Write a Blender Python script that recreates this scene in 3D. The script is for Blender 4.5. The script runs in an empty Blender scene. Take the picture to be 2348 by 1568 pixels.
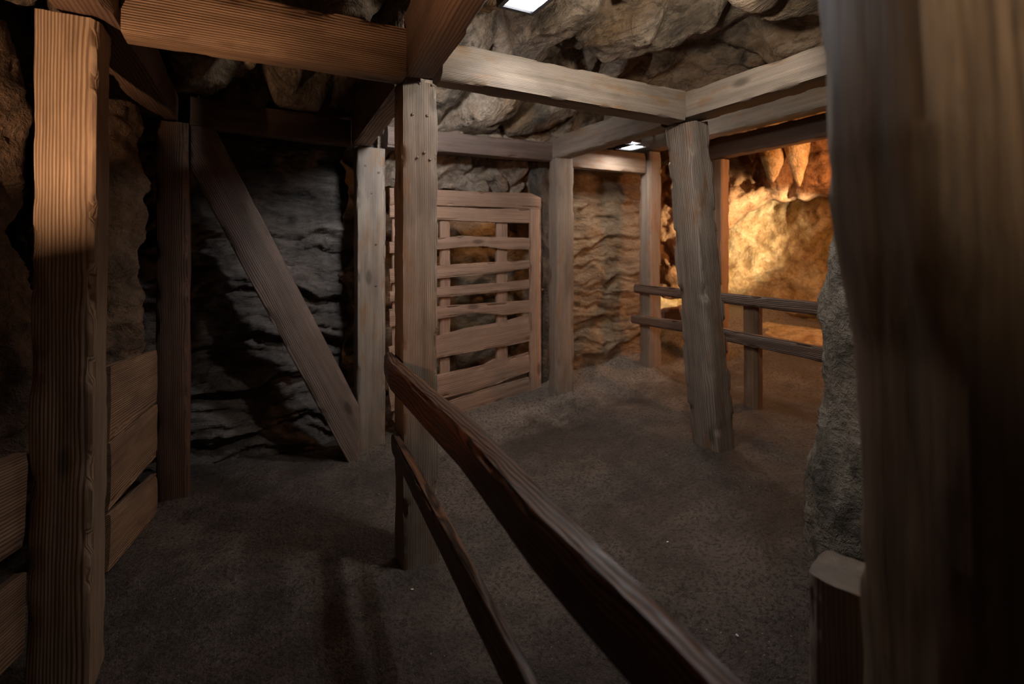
import bpy, math, random
from math import sin, cos, radians, pi, sqrt, exp
from mathutils import Vector, Matrix, noise

# ------------------------------------------------------------------ camera, world, exposure
SC = bpy.context.scene
COL = SC.collection
F = 1174.0            # focal length in pixels of the 2348 px wide frame (18 mm on 36 mm)
HX, HY = 1174.0, 570.0
TH = radians(27.8)
EYE = 1.5
FW = Vector((sin(TH), cos(TH), 0)); RT = Vector((cos(TH), -sin(TH), 0))

cam_d = bpy.data.cameras.new('camera'); cam = bpy.data.objects.new('camera', cam_d); COL.objects.link(cam)
cam.location = (0, 0, EYE); cam.rotation_euler = (radians(90), 0, -TH)
cam_d.sensor_width = 36; cam_d.lens = 18; cam_d.shift_y = -(784 - HY) / 2348
cam_d.clip_start = 0.05
cam_d.dof.use_dof = True; cam_d.dof.focus_distance = 2.5; cam_d.dof.aperture_fstop = 1.6
SC.camera = cam
SC.view_settings.view_transform = 'Standard'; SC.view_settings.look = 'None'
SC.view_settings.gamma = 1.0; SC.view_settings.use_curve_mapping = False
SC.view_settings.exposure = 0.0
world = bpy.data.worlds.new('world'); SC.world = world; world.use_nodes = True
world.node_tree.nodes['Background'].inputs[0].default_value = (0.55, 0.5, 0.6, 1)
world.node_tree.nodes['Background'].inputs[1].default_value = 0.0
SC.cycles.max_bounces = 7
SC.cycles.use_denoising = True

def aim(o, tgt):
    d = Vector(tgt) - o.location
    o.rotation_euler = d.to_track_quat('-Z', 'Y').to_euler()
def spot(name, loc, tgt, power, color, angle, blend, size):
    l = bpy.data.lights.new(name, 'SPOT'); o = bpy.data.objects.new(name, l); COL.objects.link(o)
    o.location = loc; aim(o, tgt); l.energy = power; l.color = color
    l.spot_size = radians(angle); l.spot_blend = blend; l.shadow_soft_size = size
    return o
def area(name, loc, tgt, power, color, sx, sy, spread=180):
    l = bpy.data.lights.new(name, 'AREA'); o = bpy.data.objects.new(name, l); COL.objects.link(o)
    o.location = loc; aim(o, tgt); l.energy = power; l.color = color
    l.shape = 'RECTANGLE'; l.size = sx; l.size_y = sy; l.spread = radians(spread)
    return o
WARM = (1.0, 0.62, 0.37); COOL = (0.97, 0.97, 1.0); AMBER = (1.0, 0.62, 0.26)
# warm uplight of the added stand lamp, low beside the passage, left of the frame
spot('warm_uplight', (-0.90, 1.05, 0.95), (0.02, 2.07, 2.10), 125, WARM, 84, 0.30, 0.018)
# the lamps in the ceiling (their housings are built further down)
area('lamp_light_a', (1.135, 1.99, 2.605), (1.7, 1.5, 0.6), 9, COOL, 0.14, 0.2, 160)
area('lamp_light_b', (0.93, 2.715, 2.425), (1.15, 3.9, 2.35), 24, (.93, .96, 1.0), 0.14, 0.14)
area('lamp_light_c', (3.13, 3.62, 2.40), (3.1, 3.5, 0), 7, (1.0, 0.90, 0.78), 0.14, 0.16)
spot('added_light_d', (1.51, 1.42, 2.535), (1.95, 2.7, 2.1), 38, (1.0, 0.92, 0.80), 150, 0.4, 0.04)  # unseen light added above the frame for ceiling, beams and posts
area('lamp_light_e', (2.98, 3.42, 2.395), (3.62, 2.6, 2.55), 4, (1.0, 0.93, 0.84), 0.06, 0.07)
# amber lamps of the cave beyond the rail, and a faint light added in the hollow behind the gate
spot('cave_spot', (5.3, 2.0, 1.25), (5.45, 5.2, 1.80), 900, (1.0, 0.80, 0.50), 48, 0.6, 0.03)
area('cave_glow', (4.75, 2.3, 2.2), (5.0, 4.2, 0.6), 30, (1.0, 0.45, 0.18), 0.3, 0.3)
area('added_hollow_light', (2.3, 4.75, 1.9), (1.4, 5.0, 0.8), 1.6, (1.0, 0.5, 0.2), 0.1, 0.1)
# unseen fill lights added behind the camera for near post, handrail and passage
spot('near_post_fill', (-0.35, -1.0, 2.6), (1.30, 0.15, 2.12), 130, (1.0, 0.80, 0.58), 50, 1.0, 0.12)
spot('handrail_fill', (-1.0, -0.4, 1.6), (0.72, 1.95, 1.45), 75, (1.0, 0.45, 0.22), 32, 0.6, 0.05)
area('passage_fill', (-0.6, -0.9, 2.3), (0.5, 1.6, 0.4), 0.55, (1.0, 0.80, 0.72), 0.4, 0.4)

# ------------------------------------------------------------------ helpers
def at(px, py, u=None, v=None, z=None, Z=None):
    """the point of a real plane (x = u, y = v, height z or distance Z) seen at a pixel"""
    d = FW + RT * ((px - HX) / F) + Vector((0, 0, (HY - py) / F))
    if u is not None: t = u / d.x
    elif v is not None: t = v / d.y
    elif z is not None: t = (z - EYE) / d.z
    else: t = Z
    return Vector((0, 0, EYE)) + d * t

def fl(p, oct=4, H=0.9, lac=2.1): return noise.fractal(Vector(p), H, lac, oct)
def sm(a, b, x):
    t = min(1, max(0, (x - a) / (b - a))); return t * t * (3 - 2 * t)

def link(name, me, mat, parent=None, loc=None):
    o = bpy.data.objects.new(name, me); COL.objects.link(o)
    if mat: me.materials.append(mat)
    return o
def tag(o, label, cat, group=None, kind=None):
    if label: o['label'] = label
    if cat: o['category'] = cat
    if group: o['group'] = group
    if kind: o['kind'] = kind
    return o
def adopt(child, root):
    """child keeps its place while becoming a part of root"""
    mw = child.matrix_world.copy() if child.get('_mw') is None else None
    child.parent = root
    child.matrix_parent_inverse = root_matrix(root).inverted()
def root_matrix(o):
    m = Matrix.LocRotScale(o.location, o.rotation_euler if o.rotation_mode != 'QUATERNION' else o.rotation_quaternion, o.scale)
    if o.parent: return root_matrix(o.parent) @ o.matrix_parent_inverse @ m
    return m
def empty(name, loc):
    o = bpy.data.objects.new(name, None); COL.objects.link(o); o.location = loc; o.empty_display_size = 0.1
    return o

SEED = [0]
def timber(name, pts, dims, mat, side=None, rough=1.0, parent=None, seg=0.03, bev=0.008, chips=1.0, twist=0.0):
    """a squared timber swept along pts; dims = (width along side, height) or one per point"""
    SEED[0] += 1; sd = SEED[0] * 7.31
    pts = [Vector(p) for p in pts]
    if not isinstance(dims, list): dims = [dims] * len(pts)
    X = (pts[-1] - pts[0]).normalized()
    S = Vector(side) if side else Vector((1, 0, 0))
    Y = (S - X * S.dot(X)).normalized(); Zv = X.cross(Y).normalized()
    org = pts[0]
    rot = Matrix((X, Y, Zv)).transposed().to_4x4()
    loc = [Vector(((p - org).dot(X), (p - org).dot(Y), (p - org).dot(Zv))) for p in pts]
    L = loc[-1].x
    n = max(3, int(L / seg))
    # unit outline of a rounded rectangle, as (side sign pairs with edge parameter)
    K = 7
    out = []
    for s in range(4):
        for k in range(K):
            t = -1 + 2 * k / K
            out.append([(t, -1), (1, t), (-t, 1), (-1, -t)][s])
    verts, faces = [], []
    m = len(out)
    for i in range(n + 1):
        x = L * i / n
        for j in range(len(loc) - 1):
            if x <= loc[j + 1].x + 1e-9 or j == len(loc) - 2:
                a, b = loc[j], loc[j + 1]; q = (x - a.x) / max(1e-6, b.x - a.x); q = min(1, max(0, q)); break
        cy = a.y + (b.y - a.y) * q; cz = a.z + (b.z - a.z) * q
        w = (dims[j][0] + (dims[j + 1][0] - dims[j][0]) * q) / 2
        h = (dims[j][1] + (dims[j + 1][1] - dims[j][1]) * q) / 2
        ca, sa = cos(twist * i / n), sin(twist * i / n)
        for (ay, az) in out:
            corner = min(abs(ay), abs(az))
            bv = bev * (0.6 + 1.0 * max(0, noise.noise(Vector((x * 3 + sd, ay * 2, az * 2)))))
            cut = max(0, (corner - 0.55) / 0.45)
            chip = max(0, noise.noise(Vector((x * 9 + sd, round(ay) * 3.1, round(az) * 5.7))) - 0.12) * 0.03 * chips * cut ** 2
            y, z = ay * w, az * h
            d1 = noise.noise(Vector((x * 1.6 + sd, ay * 1.2 + 9, az * 1.2))) * 0.0045 * rough
            d2 = noise.noise(Vector((x * 7 + sd, ay * 2.2 + 3, az * 2.2))) * 0.0025 * rough
            r = d1 + d2 - bv * cut ** 2 * 0.9 - chip
            y += (r if abs(ay) > 0.98 else 0) * (1 if ay > 0 else -1)
            z += (r if abs(az) > 0.98 else 0) * (1 if az > 0 else -1)
            y, z = y * ca - z * sa, y * sa + z * ca
            ex = 0
            if i in (0, n): ex = noise.noise(Vector((ay * 2 + sd, az * 2, i))) * 0.004 * rough
            verts.append((x + ex, cy + y, cz + z))
    for i in range(n):
        for k in range(m):
            k2 = (k + 1) % m
            faces.append((i * m + k, (i + 1) * m + k, (i + 1) * m + k2, i * m + k2)[::-1])
    for base, flip in ((0, False), (n * m, True)):
        cidx = len(verts)
        ring = verts[base:base + m]
        c = [sum(r[q] for r in ring) / m for q in range(3)]
        verts.append(tuple(c))
        for k in range(m):
            f = (base + k, base + (k + 1) % m, cidx)
            faces.append(f if not flip else f[::-1])
    me = bpy.data.meshes.new(name); me.from_pydata(verts, [], faces); me.validate(); me.update()
    for p in me.polygons: p.use_smooth = True
    try: me.set_sharp_from_angle(angle=radians(50))
    except Exception: pass
    o = link(name, me, mat)
    o.location = org; o.rotation_euler = rot.to_euler()
    if parent is not None: adopt(o, parent)
    return o

def post(name, x0, x1, y0, y1, z0, z1, mat, label, group=None, top=None, **k):
    """upright timber; x0..x1, y0..y1 at the base, top = (x0, x1, y0, y1) if it leans or tapers"""
    t = top or (x0, x1, y0, y1)
    a = Vector(((x0 + x1) / 2, (y0 + y1) / 2, z0)); b = Vector(((t[0] + t[1]) / 2, (t[2] + t[3]) / 2, z1))
    o = timber(name, [a, b], [(x1 - x0, y1 - y0), (t[1] - t[0], t[3] - t[2])], mat, side=(1, 0, 0), **k)
    return tag(o, label, 'post', group, 'thing')
def beam(name, a, b, w, h, mat, label, group=None, **k):
    """level timber; a and b are the middles of its underside"""
    up = Vector((0, 0, h / 2))
    X = Vector(b) - Vector(a)
    side = X.cross(Vector((0, 0, 1)))
    o = timber(name, [Vector(a) + up, Vector(b) + up], (w, h), mat, side=side, **k)
    return tag(o, label, 'beam', group, 'thing')

def grid(name, fn, nu, nv, mat, keep=None, label=None, cat=None, kind=None):
    """a sheet of rock or ground: fn(s, t) gives the point for s, t in 0..1"""
    verts = []; faces = []
    for j in range(nv + 1):
        for i in range(nu + 1):
            verts.append(fn(i / nu, j / nv))
    W = nu + 1
    for j in range(nv):
        for i in range(nu):
            if keep and not keep((i + .5) / nu, (j + .5) / nv): continue
            faces.append((j * W + i, j * W + i + 1, (j + 1) * W + i + 1, (j + 1) * W + i))
    me = bpy.data.meshes.new(name); me.from_pydata(verts, [], faces); me.update()
    for p in me.polygons: p.use_smooth = True
    o = link(name, me, mat)
    return tag(o, label, cat, None, kind)

def crag(p, cell=0.6, crack=0.10, st=1.0, seed=0.0):
    """rock relief in metres at a world point: bulging blocks, split by creases, with strata"""
    q = Vector((p[0] + seed, p[1] - seed, p[2] * st + seed * .5))
    w = Vector((fl(q * 1.7, 3), fl(q * 1.7 + Vector((9, 2, 5)), 3), fl(q * 1.7 + Vector((3, 8, 1)), 3))) * 0.22
    d, pt = noise.voronoi((q + w) / cell, distance_metric='DISTANCE')
    edge = d[1] - d[0]
    h = 0.16 * cell * noise.noise(pt[0] * 3.7) - crack * (1 - sm(0, 0.32, edge)) + 0.10 * cell * (1 - d[0])
    q2 = Vector((q.x, q.y, q.z * 1.6)) + w * .8
    h += 0.05 * fl(q2 * 2.6, 4) + 0.018 * (1 - abs(noise.noise(q2 * 7.5))) ** 2
    h += 0.012 * fl(q2 * 13, 3)
    return h
def strata(p, seed=0.0, amp=1.0):
    """relief of shaly rock with wavy overhanging ledges"""
    q = Vector((p[0] + seed, p[1], p[2]))
    w = fl(q * 1.1, 3) * .16 + fl(q * 4.5, 3) * .035
    zz = q.z + w
    h = 0.0
    for f, a, k in ((2.7, .060, .8), (7.5, .030, 1.5), (19, .012, 3.4)):
        t = zz * f + .65 * noise.noise(Vector((q.x * k, q.y * k, f)))
        c = math.floor(t); fr = t - c
        g = .35 + .9 * abs(noise.noise(Vector((q.x * k * 1.6, c * 3.7, seed + q.y))))
        h += a * g * (1 - fr) ** 1.4 * sm(0, .12, fr) * 2
    return amp * (h + .07 * fl(Vector((q.x * 1.6, q.y * 1.6, zz * 2.4)), 4) + .012 * fl(Vector((q.x * 9, q.y * 9, zz * 26)), 3) - .06)

# ------------------------------------------------------------------ materials
class NT:
    def __init__(s, name):
        s.m = bpy.data.materials.new(name); s.m.use_nodes = True; s.t = s.m.node_tree; s.n = s.t.nodes
        s.bsdf = s.n['Principled BSDF']
    def node(s, typ, **kw):
        n = s.n.new(typ)
        for k, v in kw.items():
            if k.startswith('_'): setattr(n, k[1:], v)
        return n
    def put(s, sock, v):
        if hasattr(v, 'links') or isinstance(v, bpy.types.NodeSocket): s.t.links.new(v, sock)
        else: sock.default_value = v
    def math(s, op, a, b=0.0, c=None, clamp=False):
        n = s.n.new('ShaderNodeMath'); n.operation = op; n.use_clamp = clamp
        s.put(n.inputs[0], a); s.put(n.inputs[1], b)
        if c is not None: s.put(n.inputs[2], c)
        return n.outputs[0]
    def vmath(s, op, a, b):
        n = s.n.new('ShaderNodeVectorMath'); n.operation = op; s.put(n.inputs[0], a); s.put(n.inputs[1], b); return n.outputs[0]
    def noise(s, vec, scale, detail=4, rough=.55, dist=0.0):
        n = s.n.new('ShaderNodeTexNoise'); s.put(n.inputs['Vector'], vec); n.inputs['Scale'].default_value = scale
        n.inputs['Detail'].default_value = detail; n.inputs['Roughness'].default_value = rough; n.inputs['Distortion'].default_value = dist
        return n.outputs['Fac']
    def ramp(s, fac, stops):
        n = s.n.new('ShaderNodeValToRGB'); s.put(n.inputs[0], fac); e = n.color_ramp.elements
        while len(e) < len(stops): e.new(.5)
        for i, (p, c) in enumerate(stops):
            e[i].position = p; e[i].color = (*c, 1) if len(c) == 3 else c
        return n.outputs[0]
    def fac(s, x, a, b):
        n = s.n.new('ShaderNodeMapRange'); n.interpolation_type = 'SMOOTHSTEP'; s.put(n.inputs[0], x)
        n.inputs[1].default_value = a; n.inputs[2].default_value = b; return n.outputs[0]
    def mix(s, f, a, b, typ='MIX'):
        n = s.n.new('ShaderNodeMix'); n.data_type = 'RGBA'; n.blend_type = typ
        s.put(n.inputs[0], f)
        for i, v in ((6, a), (7, b)):
            if isinstance(v, tuple): v = (*v, 1) if len(v) == 3 else v
            s.put(n.inputs[i], v)
        return n.outputs[2]
    def scale(s, vec, sc):
        n = s.n.new('ShaderNodeMapping'); s.put(n.inputs[0], vec); n.inputs['Scale'].default_value = sc; return n.outputs[0]
    def bump(s, h, strength, dist, prev=None):
        n = s.n.new('ShaderNodeBump'); s.put(n.inputs['Height'], h); n.inputs['Strength'].default_value = strength
        n.inputs['Distance'].default_value = dist
        if prev is not None: s.t.links.new(prev, n.inputs['Normal'])
        return n.outputs[0]

def wood(name, light, dark, stain, stain_amt=.5, grime=(0.03, .025, .02), grime_amt=.5, spacing=.010, rough=.6, bmp=1.0, contrast=1.0, blotch=1.0, spec=.4, swirl=.35):
    g = NT(name)
    tc = g.node('ShaderNodeTexCoord').outputs['Object']
    oi = g.node('ShaderNodeObjectInfo').outputs['Random']
    cmb = g.node('ShaderNodeCombineXYZ')
    for i, k in enumerate((37.0, 3.7, 2.3)):
        g.put(cmb.inputs[i], g.math('MULTIPLY', oi, k))
    p = g.vmath('ADD', tc, cmb.outputs[0])
    sep = g.node('ShaderNodeSeparateXYZ'); g.put(sep.inputs[0], tc)
    warp = g.noise(g.scale(p, (1.0, 5, 5)), 1.2, 3, .5)
    warp2 = g.noise(g.scale(p, (5.0, 14, 14)), 1.0, 2, .5)
    oy = g.math('ADD', sep.outputs[1], g.math('MULTIPLY_ADD', oi, .16, -.24))
    oz = g.math('ADD', sep.outputs[2], g.math('MULTIPLY_ADD', oi, -.12, .27))
    r = g.math('SQRT', g.math('ADD', g.math('MULTIPLY', oy, oy), g.math('MULTIPLY', oz, oz)))
    r = g.math('ADD', r, g.math('MULTIPLY', warp, .075 * swirl)); r = g.math('ADD', r, g.math('MULTIPLY', warp2, .014 * swirl))
    ring = g.math('FRACT', g.math('DIVIDE', r, spacing))
    ring = g.math('SUBTRACT', 1.0, g.math('ABSOLUTE', g.math('MULTIPLY_ADD', ring, 2.0, -1.0)))   # 0..1 triangle
    ring = g.fac(ring, .05, .75)
    fib = g.noise(g.scale(p, (4, 170, 170)), 1.0, 3, .6)
    fib2 = g.noise(g.scale(p, (1.3, 38, 38)), 1.0, 3, .6)
    c = g.mix(g.math('MULTIPLY', ring, contrast, clamp=True), dark, light)
    c = g.mix(g.math('MULTIPLY', g.fac(fib, .35, .7), .35), c, dark)
    b1 = g.noise(g.scale(p, (1.6, 5, 5)), 1.0, 4, .6)
    b2 = g.noise(g.scale(p, (2.6, 9, 9)), 1.3, 5, .65)
    c = g.mix(g.math('MULTIPLY', g.fac(b1, .46, .64), stain_amt), c, stain, 'MIX')
    c = g.mix(g.math('MULTIPLY', g.fac(b2, .50, .72), grime_amt), c, grime, 'MIX')
    tone = g.math('MULTIPLY_ADD', g.math('SUBTRACT', g.math('ADD', g.math('MULTIPLY', fib2, .6), g.math('MULTIPLY', b2, .4)), .5), 1.6 * blotch, 1.0)
    cm = g.node('ShaderNodeCombineXYZ')
    for i in range(3): g.put(cm.inputs[i], tone)
    c = g.mix(1.0, c, cm.outputs[0], 'MULTIPLY')
    # knots
    vor = g.node('ShaderNodeTexVoronoi'); g.put(vor.inputs['Vector'], g.scale(p, (1.7, 4.2, 4.2))); vor.inputs['Scale'].default_value = 1.0
    kn = g.fac(vor.outputs['Distance'], .14, .05)
    c = g.mix(g.math('MULTIPLY', kn, .75), c, tuple(x * .35 for x in dark))
    g.put(g.bsdf.inputs['Base Color'], c)
    g.put(g.bsdf.inputs['Roughness'], g.math('MULTIPLY_ADD', fib2, .35, rough - .17))
    g.bsdf.inputs['Specular IOR Level'].default_value = spec
    h = g.math('ADD', g.math('MULTIPLY', ring, .55), g.math('MULTIPLY', fib, .5))
    h = g.math('ADD', h, g.math('MULTIPLY', fib2, 1.2)); h = g.math('SUBTRACT', h, g.math('MULTIPLY', kn, 1.2))
    g.put(g.bsdf.inputs['Normal'], g.bump(h, 0.85 * bmp, .005))
    return g.m

def rock(name, cols, st=(1, 1), stain=(.30, .14, .04), stain_amt=.5, vein=(.02, .018, .016), vein_amt=.7, flat=1.0, bmp=1.0, rough=.8, sc=1.0):
    g = NT(name)
    geo = g.node('ShaderNodeNewGeometry').outputs['Position']
    p = g.scale(geo, (st[0], st[1], flat))
    n1 = g.noise(p, 2.6 * sc, 6, .6, .6); n2 = g.noise(p, 9 * sc, 6, .65, .8); n3 = g.noise(p, 42, 4, .6); n4 = g.noise(p, 150, 3, .6)
    k = g.math('ADD', g.math('MULTIPLY', n1, .62), g.math('MULTIPLY', n2, .38))
    c = g.ramp(k, [(.34, cols[0]), (.46, cols[1]), (.55, cols[2]), (.66, cols[3])])
    s1 = g.noise(g.vmath('ADD', p, (7.0, 3.0, 1.0)), 1.7 * sc, 5, .6, .5)
    c = g.mix(g.math('MULTIPLY', g.fac(s1, .50, .66), stain_amt), c, stain)
    v1 = g.noise(g.vmath('ADD', p, (1.0, 13.0, 5.0)), 2.2 * sc, 6, .62, 1.2)
    vv = g.math('ABSOLUTE', g.math('SUBTRACT', v1, .5))
    c = g.mix(g.math('MULTIPLY', g.fac(vv, .028, .0), vein_amt * .35), c, vein)
    v2 = g.noise(g.vmath('ADD', p, (21.0, 3.0, 9.0)), 3.3 * sc, 6, .7, .6)
    c = g.mix(g.math('MULTIPLY', g.fac(v2, .56, .72), vein_amt * .8), c, vein)
    tone = g.math('MULTIPLY_ADD', g.math('SUBTRACT', g.math('ADD', g.math('MULTIPLY', n3, .6), g.math('MULTIPLY', n4, .4)), .5), 1.5, 1.0)
    cm = g.node('ShaderNodeCombineXYZ')
    for i in range(3): g.put(cm.inputs[i], tone)
    c = g.mix(1.0, c, cm.outputs[0], 'MULTIPLY')
    g.put(g.bsdf.inputs['Base Color'], c); g.bsdf.inputs['Roughness'].default_value = rough
    g.bsdf.inputs['Specular IOR Level'].default_value = .3
    h = g.math('ADD', g.math('MULTIPLY', n2, 3.0), g.math('ADD', n3, g.math('MULTIPLY', n4, .35)))
    g.put(g.bsdf.inputs['Normal'], g.bump(h, .8 * bmp, .02))
    return g.m

def ground_mat():
    g = NT('packed_earth')
    geo = g.node('ShaderNodeNewGeometry').outputs['Position']
    n1 = g.noise(geo, 1.1, 5, .55, .3); n2 = g.noise(geo, 7, 6, .6); n3 = g.noise(geo, 55, 4, .65); n4 = g.noise(geo, 190, 2, .6)
    c = g.ramp(g.math('ADD', g.math('MULTIPLY', n1, .6), g.math('MULTIPLY', n2, .4)), [(.36, (.062, .047, .038)), (.48, (.115, .088, .073)), (.58, (.185, .145, .12)), (.68, (.125, .082, .06))])
    sx = g.node('ShaderNodeSeparateXYZ'); g.put(sx.inputs[0], geo)
    light_pool = g.math('MULTIPLY', g.fac(g.math('ADD', sx.outputs[1], g.math('MULTIPLY', n2, .8)), 3.7, 4.3), g.fac(sx.outputs[0], .9, 1.4))  # pool of light near the gate, painted into the ground colour
    c = g.mix(g.math('MULTIPLY', light_pool, .75), c, (.34, .285, .235))
    c = g.mix(g.math('MULTIPLY', g.fac(n3, .47, .62), .75), c, (.035, .028, .024))
    c = g.mix(g.math('MULTIPLY', g.fac(n4, .56, .68), .45), c, (.30, .25, .21))
    v = g.node('ShaderNodeTexVoronoi'); g.put(v.inputs['Vector'], geo); v.inputs['Scale'].default_value = 26
    sp = g.math('MULTIPLY', g.fac(v.outputs['Distance'], .10, .05), g.fac(g.noise(geo, 9, 2), .5, .62))
    c = g.mix(sp, c, (.55, .42, .28))
    g.put(g.bsdf.inputs['Base Color'], c)
    g.put(g.bsdf.inputs['Roughness'], g.math('MULTIPLY_ADD', n2, .5, .34)); g.bsdf.inputs['Specular IOR Level'].default_value = .35
    h = g.math('ADD', g.math('MULTIPLY', n2, 2.0), g.math('ADD', n3, g.math('MULTIPLY', n4, .3)))
    g.put(g.bsdf.inputs['Normal'], g.bump(h, 1.0, .022))
    return g.m

def plain(name, col, rough=.5, metal=0.0, emit=None, es=0):
    g = NT(name); g.bsdf.inputs['Base Color'].default_value = (*col, 1)
    geo = g.node('ShaderNodeNewGeometry').outputs['Position']
    n = g.noise(geo, 60, 3)
    g.put(g.bsdf.inputs['Roughness'], g.math('MULTIPLY_ADD', n, .3, rough - .15)); g.bsdf.inputs['Metallic'].default_value = metal
    if emit:
        g.bsdf.inputs['Emission Color'].default_value = (*emit, 1); g.bsdf.inputs['Emission Strength'].default_value = es
    return g.m

W_GREY = wood('weathered_grey_timber', (.33, .265, .21), (.22, .17, .13), (.17, .13, .10), .7, (.21, .105, .04), .75, .0065, bmp=.55, swirl=.3)
W_LEAN = wood('rough_hewn_timber', (.34, .27, .22), (.21, .16, .125), (.19, .145, .11), .6, (.22, .10, .04), .75, .009, bmp=.8, swirl=.5)
W_BROWN = wood('rough_sawn_brown_timber', (.40, .25, .15), (.19, .11, .066), (.17, .105, .075), .55, (.09, .055, .037), .5, .0085, bmp=.8, swirl=.18)
W_GATE = wood('bleached_board', (.46, .29, .20), (.27, .165, .11), (.30, .19, .135), .6, (.13, .075, .045), .4, .009, bmp=.7)
W_DARK = wood('dark_oiled_rail', (.20, .080, .036), (.030, .017, .012), (.07, .038, .025), .75, (.035, .03, .028), .5, .010, rough=.36, spec=.6, bmp=1.0, swirl=1.0)
W_RIDGE = wood('ridged_tan_timber', (.56, .40, .27), (.27, .165, .10), (.24, .15, .10), .45, (.10, .06, .04), .4, .0085, bmp=.9, swirl=.2)
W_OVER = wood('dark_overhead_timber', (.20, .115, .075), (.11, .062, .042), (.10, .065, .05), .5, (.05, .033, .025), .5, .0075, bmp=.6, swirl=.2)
W_RED = wood('reddish_grey_timber', (.22, .155, .125), (.14, .095, .075), (.12, .085, .07), .5, (.09, .055, .035), .5, .0075, bmp=.6, swirl=.2)
W_FENCE = wood('dark_brown_rail', (.20, .12, .085), (.07, .045, .035), (.15, .10, .08), .5, (.05, .035, .03), .5, .009, rough=.5)
W_NEAR = wood('dark_near_timber', (.30, .205, .13), (.17, .11, .068), (.20, .14, .09), .5, (.05, .034, .024), .8, .034, bmp=.35, swirl=1.3, contrast=.6, blotch=1.5)
R_TAN = rock('tan_cave_rock', [(.10, .085, .072), (.30, .225, .165), (.44, .345, .265), (.52, .43, .34)], stain=(.34, .22, .10), stain_amt=.45, vein_amt=.85)
R_CEIL = rock('creased_ceiling_rock', [(.04, .034, .028), (.20, .15, .105), (.40, .30, .22), (.48, .39, .30)], st=(1, .42), stain=(.32, .18, .075), stain_amt=.55, vein=(.018, .015, .013), vein_amt=1.25)
R_SHALE = rock('shaly_tan_rock', [(.12, .095, .07), (.29, .205, .135), (.38, .285, .19), (.42, .33, .24)], stain=(.32, .16, .055), stain_amt=.6, vein_amt=.5, flat=2.6)
R_GREY = rock('grey_shale', [(.08, .07, .062), (.155, .13, .115), (.23, .192, .168), (.29, .245, .215)], stain=(.13, .10, .08), stain_amt=.4, vein_amt=.3, flat=3.0)
R_BUT = rock('grey_pitted_rock', [(.12, .105, .085), (.26, .22, .17), (.40, .34, .265), (.52, .45, .36)], stain=(.24, .19, .13), stain_amt=.4, vein_amt=.6, sc=1.5, bmp=1.2)
R_CAVE = rock('ochre_cave_rock', [(.26, .14, .06), (.50, .33, .16), (.62, .46, .26), (.66, .54, .36)], stain=(.36, .22, .05), stain_amt=.75, vein=(.10, .05, .018), vein_amt=.9)
R_CAVE_D = rock('brown_cave_rock', [(.12, .055, .025), (.30, .16, .075), (.40, .23, .12), (.46, .30, .18)], stain=(.30, .12, .03), stain_amt=.5, vein=(.05, .025, .012), vein_amt=.7)
R_UMBER = rock('umber_rock', [(.05, .036, .026), (.13, .085, .055), (.20, .13, .085), (.27, .19, .13)], stain=(.16, .08, .03), stain_amt=.5, vein_amt=.7)
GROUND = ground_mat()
BLACK = plain('black_lamp_housing', (.02, .02, .025), .5)
GLOW = plain('lamp_lens', (.9, .9, .9), .4, 0, (0.93, 0.97, 1.0), 14)
RUST = plain('dark_bolt_steel', (.16, .12, .10), .5, .7)

# ------------------------------------------------------------------ ground
def gz(u, v):
    h = -0.045 + 0.10 * sm(.9, 1.9, u) + 0.13 * sm(1.7, 2.9, u) + 0.07 * sm(2.8, 3.7, u)
    h += 0.22 * sm(4.0, 5.0, u) + 0.10 * sm(4.6, 6.2, u)
    h -= 0.05 * sm(3.0, 4.0, v) * (1 - sm(.2, 1.2, u))
    h += 0.05 * sm(3.3, 4.2, v) * sm(1.0, 2.2, u)
    return h
def foot(u, v, cu, cv, r, a):
    d = sqrt((u - cu) ** 2 + (v - cv) ** 2); return a * exp(-(d / r) ** 2)
def ground(s, t):
    u = -3.2 + 10.6 * s; v = -1.6 + 8.4 * t
    h = gz(u, v) + .012 * (1 - abs(noise.noise(Vector((u * 2.3, v * 3.1, 5))))) ** 2 - .008 + .018 * fl((u * 1.4, v * 1.4, 0), 4) + .006 * fl((u * 7, v * 7, 3), 3)
    h += foot(u, v, .76, 2.42, .17, .02) + foot(u, v, 2.8, 2.4, .26, .03) + foot(u, v, 2.54, 3.88, .2, .05) + foot(u, v, 3.63, 3.9, .2, .05)
    h += foot(u, v, .88, 4.05, .24, .05) + foot(u, v, -.38, 3.9, .2, .03)
    h += .10 * sm(4.05, 4.3, v) * (1 - sm(-.6, -.2, -u)) * sm(2.5, 2.7, u)
    h += .004 * fl((u * 22, v * 22, 9), 2)
    h += .25 * exp(-((u - 1.95 - .25 * (1.1 - v)) / .2) ** 2) * sm(1.6, 1.1, v) * 0
    return (u, v, h)
floor = grid('floor', ground, 300, 240, GROUND, kind='structure')

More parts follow.
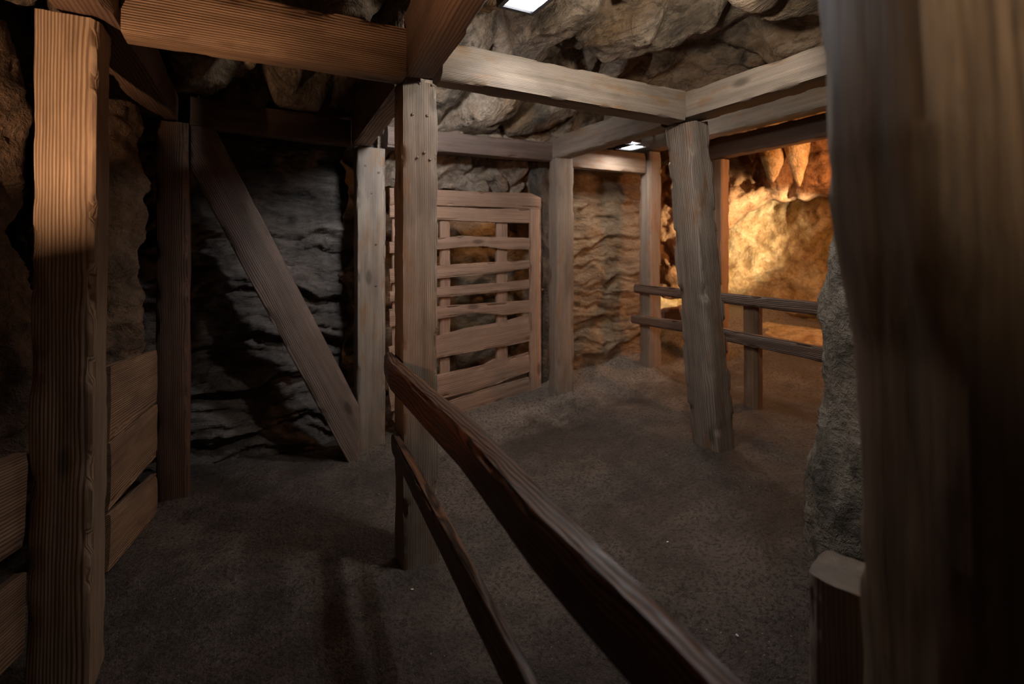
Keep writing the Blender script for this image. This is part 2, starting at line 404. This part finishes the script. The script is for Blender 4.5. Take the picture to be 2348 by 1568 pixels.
# ------------------------------------------------------------------ timber frame
G1 = 'upright posts of the timber frame'; G2 = 'beams of the timber frame'
TOP = 2.30
post_c = post('timber_post', .672, .850, 2.375, 2.540, -.09, TOP, W_GREY, 'square timber post in the middle that the dark handrail is fixed to',
     top=(.668, .848, 2.375, 2.540), seg=.02)
post_e = post('timber_post', 2.70, 2.87, 2.26, 2.49, .02, TOP + .0, W_LEAN, 'rough hewn timber post leaning to one side on the open floor', top=(2.462, 2.632, 2.300, 2.525), rough=2.2, chips=2.5, seg=.02)
post_f = post('timber_post', 2.45, 2.63, 3.79, 3.945, .08, TOP, W_GREY, 'grey and orange timber post directly beside the slatted gate', seg=.03)
post_g = post('timber_post', 3.55, 3.71, 3.83, 3.98, .16, 2.46, W_LEAN, 'grey timber post at the end of the tan rock wall with rails fixed to it', chips=1.6)
post_d = post('timber_post', .768, .982, 3.95, 4.11, -.10, 2.27, W_GREY, 'brightly lit pale grey timber post at the foot of the diagonal brace')
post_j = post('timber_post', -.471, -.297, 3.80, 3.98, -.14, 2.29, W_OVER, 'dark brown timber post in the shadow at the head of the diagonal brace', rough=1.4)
post_a = post('timber_post', -.640, -.462, 2.25, 2.455, -.10, TOP, W_RIDGE, 'ridged brown timber post with warm light on its upper half', top=(-.615, -.441, 2.25, 2.455), chips=1.2)

beam_ac = beam('ceiling_beam', (-.385, 2.352, 2.28), (.661, 2.352, 2.28), .15, .225, W_BROWN, 'warm brown ceiling beam running from the ridged post to the middle post', rough=.7)
beam_ce = beam('ceiling_beam', (.852, 2.405, 2.315), (2.455, 2.405, 2.30), .155, .19, W_GREY, 'pale lit ceiling beam from the middle post to the leaning post', rough=.8)
beam_cd = beam('ceiling_beam', (.745, 2.56, 2.31), (.80, 3.99, 2.275), .14, .27, W_BROWN, 'short brown ceiling beam behind the middle post running back to the pale grey post')
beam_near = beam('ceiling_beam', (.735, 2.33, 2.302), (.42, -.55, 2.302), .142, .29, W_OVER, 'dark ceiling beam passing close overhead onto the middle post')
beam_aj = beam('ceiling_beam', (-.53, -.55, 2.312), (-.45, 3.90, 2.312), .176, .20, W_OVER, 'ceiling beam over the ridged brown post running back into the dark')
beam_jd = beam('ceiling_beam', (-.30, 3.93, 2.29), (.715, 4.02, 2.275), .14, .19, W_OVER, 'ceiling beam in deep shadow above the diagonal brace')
beam_df = beam('ceiling_beam', (.985, 3.96, 2.275), (2.45, 3.94, 2.285), .13, .165, W_RED, 'brown grey ceiling beam above the slatted gate')
beam_fe = beam('ceiling_beam', (2.53, 2.535, 2.305), (2.53, 4.02, 2.302), .16, .19, W_GREY, 'ceiling beam from the leaning post back to the post beside the gate')
beam_er = beam('ceiling_beam', (2.545, 2.52, 2.315), (2.545, .55, 2.33), .175, .165, W_GREY, 'wide grey ceiling beam coming forward from the leaning post')
beam_fg = beam('ceiling_beam', (2.64, 3.93, 2.245), (3.545, 3.93, 2.245), .12, .20, W_LEAN, 'rough pale ceiling beam above the tan rock wall')
beam_g = beam('ceiling_beam', (3.64, 4.25, 2.47), (3.64, .9, 2.49), .17, .17, W_GREY, 'pale grey ceiling beam set higher along the line of the rail fence')
beam_h = beam('ceiling_beam', (4.34, 3.75, 2.42), (4.34, 1.6, 2.44), .15, .20, W_FENCE, 'dark ceiling beam at the mouth of the glowing cave')
post_k = post('timber_post', 4.30, 4.42, 3.60, 3.72, .2, 2.41, W_BROWN, 'narrow orange lit post at the mouth of the glowing cave')

def bolt(root, p, n, r=.007):
    import bmesh
    bm = bmesh.new(); bmesh.ops.create_uvsphere(bm, u_segments=10, v_segments=6, radius=r)
    for v in bm.verts: v.co.z *= .45
    me = bpy.data.meshes.new('bolt'); bm.to_mesh(me); bm.free()
    o = link('bolt', me, RUST); o.location = p; o.rotation_euler = Vector(n).to_track_quat('Z', 'Y').to_euler()
    adopt(o, root); return o
for px, py in ((962, 191), (991, 195), (973, 350), (957, 361), (986, 366), (946, 262), (980, 265)):
    bolt(post_c, at(px, py, v=2.372), (0, -1, 0))
for px, py in ((904, 209), (908, 235)): bolt(post_c, at(px + 2, py, u=.668), (-1, 0, 0))
for px, py in ((852, 443), (862, 560), (862, 655), (838, 380), (868, 395)): bolt(post_d, at(px, py, v=3.947), (0, -1, 0), .009)
for px, py in ((1150, 352), (1190, 355)): bolt(beam_df, at(px, 340, v=3.893), (0, -1, 0), .007)

import bmesh
brace = timber('diagonal_brace', [at(423, 262, v=3.90), at(843, 1056, v=3.90)], (.11, .245), W_RED, side=(0, 1, 0), rough=.8, seg=.03)
def clip(o, co, no):
    m = root_matrix(o).inverted(); bm = bmesh.new(); bm.from_mesh(o.data)
    c = m @ Vector(co); n = (m.to_3x3() @ Vector(no)).normalized()
    r = bmesh.ops.bisect_plane(bm, geom=bm.verts[:] + bm.edges[:] + bm.faces[:], plane_co=c, plane_no=n, clear_outer=True)
    bmesh.ops.holes_fill(bm, edges=[e for e in r['geom_cut'] if isinstance(e, bmesh.types.BMEdge)], sides=0)
    bm.to_mesh(o.data); bm.free()
clip(brace, (.760, 4, 1), (1, 0, 0)); clip(brace, (-.290, 4, 1), (-1, 0, 0)); clip(brace, (0, 4, 2.285), (0, 0, 1))
tag(brace, 'wide timber plank leaning diagonally between two posts in the dark bay', 'brace', None, 'thing')

# ------------------------------------------------------------------ near right post and stub
near = timber('timber_post', [at(2282, 2300, Z=.86), at(2282, 1300, Z=.80), at(2272, 800, Z=.79), at(2240, 560, Z=.78), at(2212, 300, Z=.78), at(2206, 0, Z=.78), at(2200, -330, Z=.78)],
              [(.285, .24), (.285, .24), (.285, .24), (.30, .24), (.315, .24), (.33, .24), (.34, .24)], W_NEAR, side=RT, rough=1.6, seg=.02, bev=.015)
tag(near, 'huge dark out of focus timber post close to the camera', 'post', None, 'thing')
stub = timber('rail_stub', [(1.155, .555, -.1), (1.155, .555, .72)], (.15, .15), W_GREY, side=(.95, .3, 0), rough=1.2, seg=.02)
stub.location = at(1950, 1345, z=.70) - Vector((0, 0, .79))
tag(stub, 'short cut off wooden post with pale end grain beside the huge near post', 'post', None, 'thing')

# ------------------------------------------------------------------ handrail fixed to the middle post
def mid(l, r, dz): return (Vector(l) + Vector(r)) / 2 - Vector((0, 0, dz))
hr = empty('handrail', (.62, 2.5, .9))
tag(hr, 'dark oiled two bar handrail running from the middle post towards the camera', 'handrail', None, 'thing')
# (u, v) of left and right upper edges, from far to near
top_pts = [((.628, 2.53), (.664, 2.53)), ((.596, 2.33), (.660, 2.33)), ((.569, 1.41), (.646, 1.455)), ((.516, .858), (.592, .95)), ((.511, .542), (.562, .60)), ((.49, .25), (.543, .30)), ((.47, -.2), (.535, -.2))]
P, D = [], []
for i, (l, r) in enumerate(top_pts):
    z = 1.5 - (.512 if i == 0 else .52 if i == 1 else .53)
    w = max(.045, abs(r[0] - l[0]))
    h = .125
    P.append(((l[0] + r[0]) / 2 - .004, (l[1] + r[1]) / 2, z - h / 2)); D.append((w, h))
rail1 = timber('top_rail', P, D, W_DARK, side=(1, 0, 0), rough=.7, seg=.012, bev=.012, parent=hr, chips=.35)
low_pts = [((.640, 2.47), (.668, 2.47)), ((.612, 2.15), (.655, 2.165)), ((.575, 1.70), (.620, 1.72)), ((.535, 1.22), (.572, 1.22)), ((.521, 1.057), (.560, 1.08)), ((.505, .85), (.538, .87)), ((.46, .2), (.49, .2)), ((.44, -.2), (.47, -.2))]
P, D = [], []
for i, (l, r) in enumerate(low_pts):
    z = 1.5 - .89
    P.append(((l[0] + r[0]) / 2, (l[1] + r[1]) / 2, z - .05)); D.append((abs(r[0] - l[0]), .10))
rail2 = timber('lower_rail', P, D, W_DARK, side=(1, 0, 0), rough=.9, seg=.012, bev=.008, parent=hr, chips=.5)

# ------------------------------------------------------------------ slatted gate
GV = 4.13
gate = empty('slatted_gate', at(1120, 925, v=GV))
tag(gate, 'rustic gate of wavy horizontal boards closing a hole in the rock', 'gate', None, 'thing')
def slat(name, top, bot, vv=GV, th=.03, x0=893, x1=1213, mat=W_GATE, rough=1.0):
    """boards whose upper and lower edges are read on the gate's plane at several places"""
    n = len(top); P, D = [], []
    a3 = [at(x, y, v=vv) for x, y in top]; b3 = [at(x, y, v=vv) for x, y in bot]
    def ex(pts, x):
        p, q = (pts[0], pts[1]) if x < pts[1].x else (pts[-2], pts[-1])
        t = (x - p.x) / (q.x - p.x); return p.z + (q.z - p.z) * t
    xs = sorted([p.x for p in a3]); L = at(x0, 600, v=vv).x; R = at(x1, 600, v=vv).x
    xs = [L] + [x for x in xs if L + .02 < x < R - .02] + [R]
    def val(pts, x):
        for i in range(len(pts) - 1):
            if pts[i].x <= x <= pts[i + 1].x:
                t = (x - pts[i].x) / (pts[i + 1].x - pts[i].x); return pts[i].z + (pts[i + 1].z - pts[i].z) * t
        return ex(pts, x)
    for x in xs:
        zt, zb = val(a3, x), val(b3, x)
        P.append((x, vv, (zt + zb) / 2)); D.append((th, abs(zt - zb)))
    return timber(name, P, D, mat, side=(0, 1, 0), rough=rough, seg=.02, bev=.006, parent=gate, chips=1.2)
slat('board', [(1010, 436), (1110, 440), (1215, 443), (1235, 452)], [(1010, 471), (1110, 474), (1215, 478), (1235, 479)], x1=1238, th=.04)
slat('board', [(1010, 474), (1110, 479), (1212, 478)], [(1010, 504), (1110, 509), (1212, 512)])
slat('board', [(1010, 545), (1060, 541), (1110, 543), (1150, 544), (1212, 546)], [(1010, 571), (1060, 567), (1110, 564), (1160, 572), (1212, 572)], rough=1.5)
slat('board', [(1010, 609), (1100, 603), (1150, 600), (1212, 597)], [(1010, 638), (1100, 630), (1150, 625), (1212, 615)], rough=1.5)
slat('board', [(1010, 659), (1100, 652), (1150, 648), (1212, 641)], [(1010, 681), (1100, 673), (1150, 669), (1212, 663)], rough=1.5)
slat('board', [(1010, 702), (1085, 697), (1150, 694), (1212, 688)], [(1010, 730), (1085, 718), (1150, 723), (1212, 716)], rough=1.6)
slat('board', [(1010, 767), (1080, 750), (1150, 739), (1212, 721)], [(1010, 819), (1080, 806), (1150, 794), (1212, 782)], rough=1.4)
slat('board', [(1010, 857), (1075, 844), (1110, 836), (1135, 822), (1165, 820), (1212, 808)], [(1010, 914), (1075, 898), (1135, 880), (1165, 868), (1212, 852)], rough=1.6)
slat('board', [(1030, 920), (1110, 893), (1212, 864)], [(1030, 955), (1110, 930), (1212, 901)], x0=905)
for x0, x1, y0, y1, vv in ((1214, 1239, 479, 903, GV - .005), (1137, 1162, 500, 880, GV + .035), (1008, 1031, 500, 910, GV + .035), (899, 914, 500, 960, GV + .035)):
    a = at(x0, y0, v=vv); b = at(x1, y1, v=vv)
    timber('stile', [((a.x + b.x) / 2, vv, b.z), ((a.x + b.x) / 2, vv, a.z)], (b.x - a.x, .035), W_GATE, side=(1, 0, 0), rough=1.0, bev=.006, parent=gate)

# ------------------------------------------------------------------ rail fence at the cave
fe = empty('rail_fence', (3.55, 2.7, .3))
tag(fe, 'brown two bar rail fence in front of the glowing cave', 'fence', None, 'thing')
timber('rail', [(3.515, 3.99, 1.10), (3.515, 3.3, 1.095), (3.515, 2.05, 1.085)], (.05, .088), W_FENCE, side=(1, 0, 0), rough=1.6, parent=fe)
timber('rail', [(3.515, 4.03, .785), (3.515, 3.2, .80), (3.515, 2.05, .775)], [(.05, .085), (.05, .10), (.05, .10)], W_FENCE, side=(1, 0, 0), rough=1.6, parent=fe)
timber('fence_post', [(3.585, 2.70, .18), (3.585, 2.70, 1.06)], (.08, .13), W_BROWN, side=(1, 0, 0), rough=1.0, parent=fe)

# ------------------------------------------------------------------ retaining boards at the left
def bank(name, a, b, zs, label, group):
    a = Vector(a); b = Vector(b)
    for k, (z0a, z1a, z0b, z1b) in enumerate(zs):
        pa = Vector((a.x, a.y, (z0a + z1a) / 2)); pb = Vector((b.x, b.y, (z0b + z1b) / 2))
        o = timber(name, [pa, pb], [(.045, z1a - z0a), (.045, z1b - z0b)], W_BROWN, side=(1, 0, 0), rough=1.0, bev=.006)
        tag(o, label[k], 'board', group, 'thing')
GB = 'stacked boards of the retaining wall'
pJ = at(351, 900, Z=3.08); pA = at(240, 900, Z=2.40)
def zz(y, Z): return EYE - (y - HY) * Z / F
bank('retaining_board', (pJ.x, pJ.y), (pA.x, pA.y),
     [(zz(922, 3.08), zz(803, 3.08), zz(1012, 2.4), zz(842, 2.4)), (zz(1048, 3.08), zz(928, 3.08), zz(1172, 2.4), zz(1018, 2.4)), (zz(1180, 3.08), zz(1088, 3.08), zz(1310, 2.4), zz(1185, 2.4))],
     ['topmost wall board between the ridged post and the dark brown post', 'middle wall board between the ridged post and the dark brown post', 'lowest wall board on the ground between the ridged post and the dark brown post'], GB)
pB = at(42, 1100, Z=1.68); pC = at(-300, 1100, Z=1.2)
bank('retaining_board', (pB.x, pB.y), (pC.x, pC.y),
     [(zz(1235, 1.72), zz(1030, 1.72), zz(1235, 1.72) + .05, zz(1030, 1.72) + .05), (zz(1470, 1.72), zz(1300, 1.72), zz(1490, 1.72) + .05, zz(1300, 1.72) + .05)],
     ['upper wall board at the picture edge beside the ridged post', 'lower wall board at the picture edge beside the ridged post'], GB)

# ------------------------------------------------------------------ rock setting
# ceiling
def ceil(s, t):
    u = -2.6 + 7.4 * s; v = -1.2 + 6.0 * t
    base = 2.86 - .18 * sm(3.4, 4.3, v) - .12 * sm(2.2, 3.6, u) - .30 * sm(.95, .72, u) * sm(2.3, 2.6, v)
    q = (u * 1.0 + v * .2, (v - u * .25) * .42 + .3, 0)          # long folds
    h = crag((q[0], q[1], 1.3), .50, .26, 1, 3.0) + .03 * fl((u * 3, v * 3, 0), 4)
    z = base - h * 1.15
    z -= .16 * exp(-((u - 1.9) / .8) ** 2) * sm(2.9, 3.5, v)
    return (u, v, max(2.53 - .03 * sm(.8, .5, u), z))
grid('ceiling', ceil, 280, 230, R_CEIL, kind='structure')
# rear wall behind the dark bay (grey shale), the gate header and the wall beside the post
def wall_back_left(s, t):
    u = -2.6 + 3.62 * s; z = -.3 + 3.3 * t
    d = strata((u, 4.4, z), 2.0, 1.6)
    v = 4.42 - d + .30 * sm(.75, 1.0, u) * 0
    return (u, v, z)
grid('wall_back_left', wall_back_left, 200, 190, R_GREY, kind='structure')
def header(s, t):
    u = .98 + 1.72 * s; z = 2.06 + .95 * t
    d = crag((u, 4.2, z), .34, .10, 1.2, 5.0)
    low = sm(0, .22, t)
    v = 4.24 - d * 1.0 + .16 * (1 - low)
    z2 = z + (.05 * fl((u * 4, 1, 1), 3) - .03) * (1 - sm(0, .3, t))
    return (u, v, z2)
grid('wall_back_header', header, 120, 70, R_TAN, kind='structure')
# rock jamb between gate and post
def jamb(s, t):
    a = s * pi * 1.0; z = -.1 + 2.6 * t
    r = .115 + .05 * fl((a * .8 + 3, z * 2.2, 5), 4)
    return (2.56 - cos(a) * r * 1.0, 4.275 - sin(a) * r, z)
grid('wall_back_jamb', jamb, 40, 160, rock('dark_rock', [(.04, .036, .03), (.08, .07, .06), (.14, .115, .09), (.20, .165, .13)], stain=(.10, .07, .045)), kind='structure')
# hollow behind the gate
def hollow(s, t):
    a = s * pi; z = -.1 + 2.7 * t
    u = 1.75 - cos(a) * .95; v = 4.35 + sin(a) * .95
    d = crag((u, v, z), .5, .12, 1, 8.0)
    return (u - (u - 1.75) * d * .8, v - (v - 4.35) * d * .8, z)
grid('wall_hollow', hollow, 150, 110, R_SHALE, kind='structure')
def wall_tan(s, t):
    u = 2.52 + 1.35 * s; z = 0.0 + 3.0 * t
    d = strata((u, 4.2, z), 9.0, .62) + .03 * fl((u * 3, 2, z * 3), 3)
    return (u, 4.19 - d + .05 * t, z)
grid('wall_tan_rock', wall_tan, 110, 240, R_SHALE, kind='structure')
# cave chamber beyond the rail
def cave(s, t):
    # plan curve from behind the corner post round to the right
    P = [(3.92, 4.4), (3.95, 4.95), (4.6, 5.35), (5.7, 5.3), (6.2, 4.4), (6.25, 3.2), (6.1, 1.8), (5.6, .6), (4.2, .1)]
    x = s * (len(P) - 1); i = min(len(P) - 2, int(x)); f = x - i; f = f * f * (3 - 2 * f) * .4 + f * .6
    u = P[i][0] * (1 - f) + P[i + 1][0] * f; v = P[i][1] * (1 - f) + P[i + 1][1] * f
    z = -.1 + 3.3 * t
    d = crag((u, v, z), .75, .16, 1, 12.0) * .85 + strata((u, v, z), 3.0, .5)
    c = Vector((4.7, 2.8)); w = (c - Vector((u, v))).normalized()
    k = d + .9 * sm(.62, 1.0, t)
    return (u + w.x * k, v + w.y * k, z)
grid('wall_cave', cave, 300, 130, R_CAVE, kind='structure')
def cave_roof(s, t):
    u = 3.72 + 3.0 * s; v = -.2 + 5.8 * t
    d = crag((u, v, 3), .6, .14, 1, 4.4)
    return (u, v, 2.74 - d - .0 * u)
grid('ceiling_cave', cave_roof, 110, 180, R_CAVE, kind='structure')

# hanging drapery of rock with stalactites in front of the lit cave wall
def lump(name, path, radii, mat, amp=.25, fr=2.2, nu=64, seed=0.0, flat=1.0, rag=None):
    """a rock body swept up a path of points with (rx, ry) radii"""
    verts, faces = [], []
    n = len(path) - 1; seg = max(24, int(sum((Vector(path[i + 1]) - Vector(path[i])).length for i in range(n)) / .022))
    for j in range(seg + 1):
        x = j / seg * n; i = min(n - 1, int(x)); f = x - i; f = f * f * (3 - 2 * f) * .5 + f * .5
        c = Vector(path[i]).lerp(Vector(path[i + 1]), f)
        rx = radii[i][0] * (1 - f) + radii[i + 1][0] * f; ry = radii[i][1] * (1 - f) + radii[i + 1][1] * f
        for k in range(nu):
            a = 2 * pi * k / nu
            p = Vector((c.x + cos(a) * rx, c.y + sin(a) * ry, c.z))
            q = p * fr + Vector((seed, seed * 2, seed)); q.z *= flat
            d = 1 + amp * fl(q, 5) + amp * .5 * (1 - abs(noise.noise(q * 2.3))) ** 3 - amp * .3
            verts.append((c.x + cos(a) * rx * d, c.y + sin(a) * ry * d, c.z + .02 * noise.noise(q * 2)))
    for j in range(seg):
        for k in range(nu):
            k2 = (k + 1) % nu
            faces.append((j * nu + k, j * nu + k2, (j + 1) * nu + k2, (j + 1) * nu + k))
    verts.append(tuple(Vector(path[-1]))); t = len(verts) - 1
    verts.append(tuple(Vector(path[0]))); b = len(verts) - 1
    for k in range(nu):
        k2 = (k + 1) % nu
        faces.append((seg * nu + k, seg * nu + k2, t)); faces.append((k2, k, b))
    me = bpy.data.meshes.new(name); me.from_pydata(verts, [], faces); me.update()
    for p in me.polygons: p.use_smooth = True
    return link(name, me, mat)

for k, (px, ptop, pbot, r, Z) in enumerate(((1771, 330, 417, .10, 5.2), (1832, 330, 428, .08, 5.1), (1725, 330, 372, .05, 5.4))):
    a = at(px, pbot, Z=Z); b = at(px - 6, 300, Z=Z)
    m1 = a.lerp(b, .45)
    o = lump('stalactite', [a, a.lerp(b, .12), m1, b], [(.012, .012), (r * .5, r * .5), (r * 1.15, r * 1.0), (r * 1.9, r * 1.6)], R_CAVE, amp=.3, fr=5, nu=28, seed=k * 3.3, flat=.4)
    tag(o, ['thick orange stalactite hanging leftmost of the two long ones', 'longest orange stalactite with a pointed tip nearest the right rock edge',
            'short stubby stalactite left of the thick one'][k], 'stalactite', 'stalactites at the cave mouth', 'thing')
# thick rock arch that hangs from the roof in front of the lit cave wall
def arch(s, t):
    a = Vector((4.35, 5.2, 0)); b = Vector((5.75, 2.45, 0))
    n = Vector((-.885, -.466, 0)).cross(Vector((0, 0, 1))); p = a.lerp(b, s)
    nn = Vector((-.89, -.45, 0))
    ze = 1.76 + .30 * sm(.38, .62, s) - .55 * sm(.93, 1.0, s) + .16 * noise.noise(Vector((s * 7, 0, 2))) + .07 * noise.noise(Vector((s * 19, 3, 1))) - .9 * sm(.32, .2, s)
    if t < .6:
        z = 3.0 + (ze - 3.0) * t / .6; off = 0.0
    else:
        z = ze + (3.0 - ze) * (t - .6) / .4; off = .32
    off += 0.0 if t < .5 else .16 * sm(.5, .6, t) if t < .6 else 0
    q = p - nn * off; q.z = z
    d = .7 * crag(q, .6, .10, 1, 6.0) + .15 * fl((q.x * 2.5, q.y * 2.5, q.z * 1.2), 4)
    q += nn * d * (1 if t < .6 else -.4)
    return tuple(q)
grid('wall_cave_arch', arch, 150, 130, R_CAVE_D, kind='structure')
# the buttress of grey rock at the right of the path
def bx(y, x): return at(x, y, Z=2.12)
path = []; rad = []
for y, x in ((1330, 1838), (1290, 1842), (1200, 1850), (1100, 1852), (1020, 1862), (950, 1876), (860, 1887), (760, 1888), (700, 1889), (620, 1889), (560, 1896), (500, 1915), (440, 1935), (330, 1955), (200, 1965), (60, 1975)):
    p = at(x, y, Z=2.25); r = .27 if y > 900 else .22
    c = p + RT * (r * 1.16)
    path.append(c); rad.append((r, r))
but = lump('rock_buttress', path, rad, R_BUT, amp=.17, fr=3.4, nu=110, seed=2.0, flat=.8)
tag(but, 'rugged grey rock buttress rising beside the huge near post', 'rock', None, 'thing')
# rock of the left side: above the boards, with a ragged edge
path = []; rad = []
for y, x in ((838, 300), (800, 296), (740, 300), (690, 306), (640, 286), (560, 300), (480, 303), (420, 298), (340, 294), (280, 292), (232, 275)):
    p = at(x, y, Z=2.75); r = .24
    path.append(p - RT * r * .95 + FW * .0); rad.append((r, r))
lr = lump('rock_outcrop', path, rad, R_UMBER, amp=.22, fr=4.5, nu=70, seed=7.0)
tag(lr, 'ragged brown rock standing on the wall boards behind the ridged post', 'rock', None, 'thing')
path = []; rad = []
for y, x in ((1040, 70), (980, 60), (860, 66), (740, 44), (660, 40), (590, 26), (500, 5), (420, -10), (300, 10), (200, 5), (40, -10)):
    p = at(x, y, Z=2.0); r = .2
    path.append(p - RT * r); rad.append((r, r))
lr2 = lump('rock_outcrop', path, rad, R_UMBER, amp=.35, fr=3.5, nu=70, seed=11.0)
tag(lr2, 'dim ochre rock at the left edge of the picture above the boards', 'rock', None, 'thing')
def wall_left(s, t):
    v = -1.2 + 5.8 * s; z = -.3 + 3.3 * t
    return (-1.45 + crag((-1.4, v, z), .6, .12, 1, 1.0), v, z)
grid('wall_left', wall_left, 120, 70, R_SHALE, kind='structure')
def wall_right(s, t):
    v = -1.2 + 2.6 * s; z = -.2 + 3.2 * t
    return (2.75 - crag((2.6, v, z), .6, .12, 1, 1.0) + .1 * t, v, z)
grid('wall_right', wall_right, 80, 80, R_BUT, kind='structure')
def wall_front(s, t):
    u = -2.4 + 5.4 * s; z = -.2 + 3.2 * t
    return (u, -1.9 + crag((u, -1.7, z), .6, .1, 1, 1.0), z)
grid('wall_front', wall_front, 60, 40, R_SHALE, kind='structure')
# low boulder ledge in the cave
ledge = lump('rock_ledge', [(5.5, 3.6, .1), (5.5, 3.6, .3), (5.55, 3.6, .5), (5.6, 3.6, .6)], [(.55, 1.5), (.5, 1.4), (.4, 1.2), (.1, .9)], R_CAVE, amp=.2, fr=2.5, nu=90, seed=4.0)
tag(ledge, 'low ochre rock ledge at the foot of the glowing cave wall', 'rock', None, 'thing')
# board end fixed to the side wall of the cave
bk = timber('wood_block', [at(1522, 722, Z=5.95), at(1566, 718, Z=5.75)], (.10, .15), W_GATE, side=FW, rough=1.5)
tag(bk, 'short pale board end seen between the corner post and the leaning post', 'board', None, 'thing')

# ------------------------------------------------------------------ lamps
import bmesh
def lamp(loc, sx, sy, rot, label, cap_to):
    r = empty('ceiling_lamp', loc); tag(r, label, 'lamp', 'square ceiling lamps', 'thing')
    def bxm(name, x0, x1, y0, y1, z0, z1, mat, bev=.004):
        bm = bmesh.new(); bmesh.ops.create_cube(bm, size=1)
        for v in bm.verts: v.co = Vector(((x0 + x1) / 2 + v.co.x * (x1 - x0), (y0 + y1) / 2 + v.co.y * (y1 - y0), (z0 + z1) / 2 + v.co.z * (z1 - z0)))
        bmesh.ops.bevel(bm, geom=bm.edges[:], offset=bev, segments=2, affect='EDGES')
        me = bpy.data.meshes.new(name); bm.to_mesh(me); bm.free(); o = link(name, me, mat); o.parent = r; return o
    bxm('lens', -sx / 2, sx / 2, -sy / 2, sy / 2, .010, .016, GLOW, .001)
    # frame round the lens
    bm = bmesh.new(); f = .022
    ox, oy = sx / 2 + f, sy / 2 + f; ix, iy = sx / 2, sy / 2
    ring = lambda a, b, z: [bm.verts.new(p) for p in ((-a, -b, z), (a, -b, z), (a, b, z), (-a, b, z))]
    r1, r2, r3, r4 = ring(ix, iy, .02), ring(ix, iy, 0), ring(ox, oy, 0), ring(ox, oy, .045)
    for A, B in ((r1, r2), (r2, r3), (r3, r4)):
        for k in range(4): bm.faces.new((A[k], A[(k + 1) % 4], B[(k + 1) % 4], B[k]))
    bm.faces.new(r4)
    bmesh.ops.recalc_face_normals(bm, faces=bm.faces[:])
    me = bpy.data.meshes.new('housing'); bm.to_mesh(me); bm.free(); o = link('housing', me, BLACK); o.parent = r
    bxm('bracket', -.015, .015, -.015, .015, .045, cap_to - loc[2], BLACK)
    r.rotation_euler = rot
    return r
lamp((1.135, 1.99, 2.612), .15, .22, (0, 0, 0), 'large square white lamp at the top of the picture beside the near overhead beam', 2.9)
lamp((0.93, 2.70, 2.437), .14, .14, (radians(25), 0, 0), 'square white lamp behind the pale lit beam', 2.9)
lamp((1.51, 1.42, 2.60), .15, .15, (0, 0, 0), 'added out of view ceiling lamp between the near overhead beam and the rock buttress', 2.9)  # housing added out of frame above the unseen light
lamp((3.13, 3.60, 2.412), .15, .20, (0, 0, 0), 'small bright lamp under the beam before the corner post', 2.93)
lamp((2.98, 3.42, 2.405), .055, .06, (0, 0, 0), 'smallest bright lamp right beside the other small lamp under the beam', 2.9)

def uplight(loc):  # lamp body added out of view around the uplight
    r = empty('added_stand_lamp', (loc[0], loc[1], gz(loc[0], loc[1]))); tag(r, 'added black stand lamp out of view, its rim keeping light off the dark bay', 'lamp', None, 'thing')
    h = loc[2] - r.location.z
    def lathe(name, prof, mat, a0=0, a1=2 * pi, n=32):
        vs, fs = [], []; full = a1 - a0 > 6.28
        m = n if full else n + 1
        for k in range(m):
            a = a0 + (a1 - a0) * k / n
            for rr, z in prof: vs.append((rr * cos(a), rr * sin(a), z + (.036 * sm(radians(69), radians(60), a) * sm(radians(-60), radians(-30), a if a < pi else a - 2 * pi) if z > h + .05 and name == 'light_cutoff' else 0)))
        q = len(prof)
        for k in range(n):
            k2 = (k + 1) % m
            for i in range(q - 1): fs.append((k * q + i, k2 * q + i, k2 * q + i + 1, k * q + i + 1))
        me = bpy.data.meshes.new(name); me.from_pydata(vs, [], fs); me.update()
        o = link(name, me, mat); o.parent = r; return o
    lathe('added_lamp_pole', [(0, .02), (.014, .02), (.014, h - .05), (0, h - .05)], BLACK)
    lathe('added_lamp_base', [(0, 0), (.13, 0), (.13, .02), (.02, .03), (0, .03)], BLACK)
    lathe('light_cutoff', [(0, h - .055), (.150, h - .055), (.150, h + .076), (.145, h + .076), (.145, h - .05), (0, h - .05)], BLACK)  # rim height shaped to cut the uplight off the dark bay
uplight((-0.90, 1.05, 0.95))  # added stand lamp, out of view

# little white scraps lying on the ground
SCRAP = plain('white_scrap', (.75, .73, .70), .7)
for k, (px, py, lab) in enumerate(((1531, 1243, 'tiny white scrap lying on the open floor right of the handrail'), (1690, 1457, 'tiny white scrap on the floor nearest the cut off post'), (945, 1352, 'tiny white scrap on the floor at the foot of the middle post'))):
    p = at(px, py, z=.0)
    for _ in range(4): p = at(px, py, z=ground((p.x + 3.2) / 10.6, (p.y + 1.6) / 8.4)[2] + .002)
    n = 9; r = .006; vs = []
    for zt in (0, .003):
        for q in range(n):
            a = 2 * pi * q / n; rr = r * (.7 + .5 * abs(noise.noise(Vector((q * 1.7, k, 2)))))
            vs.append((cos(a) * rr * 1.5, sin(a) * rr, zt + .0015 * noise.noise(Vector((q, k, 1)))))
    fs = [tuple(range(n))[::-1], tuple(range(n, 2 * n))] + [(q, (q + 1) % n, n + (q + 1) % n, n + q) for q in range(n)]
    me = bpy.data.meshes.new('paper_scrap'); me.from_pydata(vs, [], fs); me.update()
    o = link('paper_scrap', me, SCRAP); o.location = p; o.rotation_euler = (0, 0, k * 1.3); tag(o, lab, 'litter', 'white scraps on the ground', 'thing')
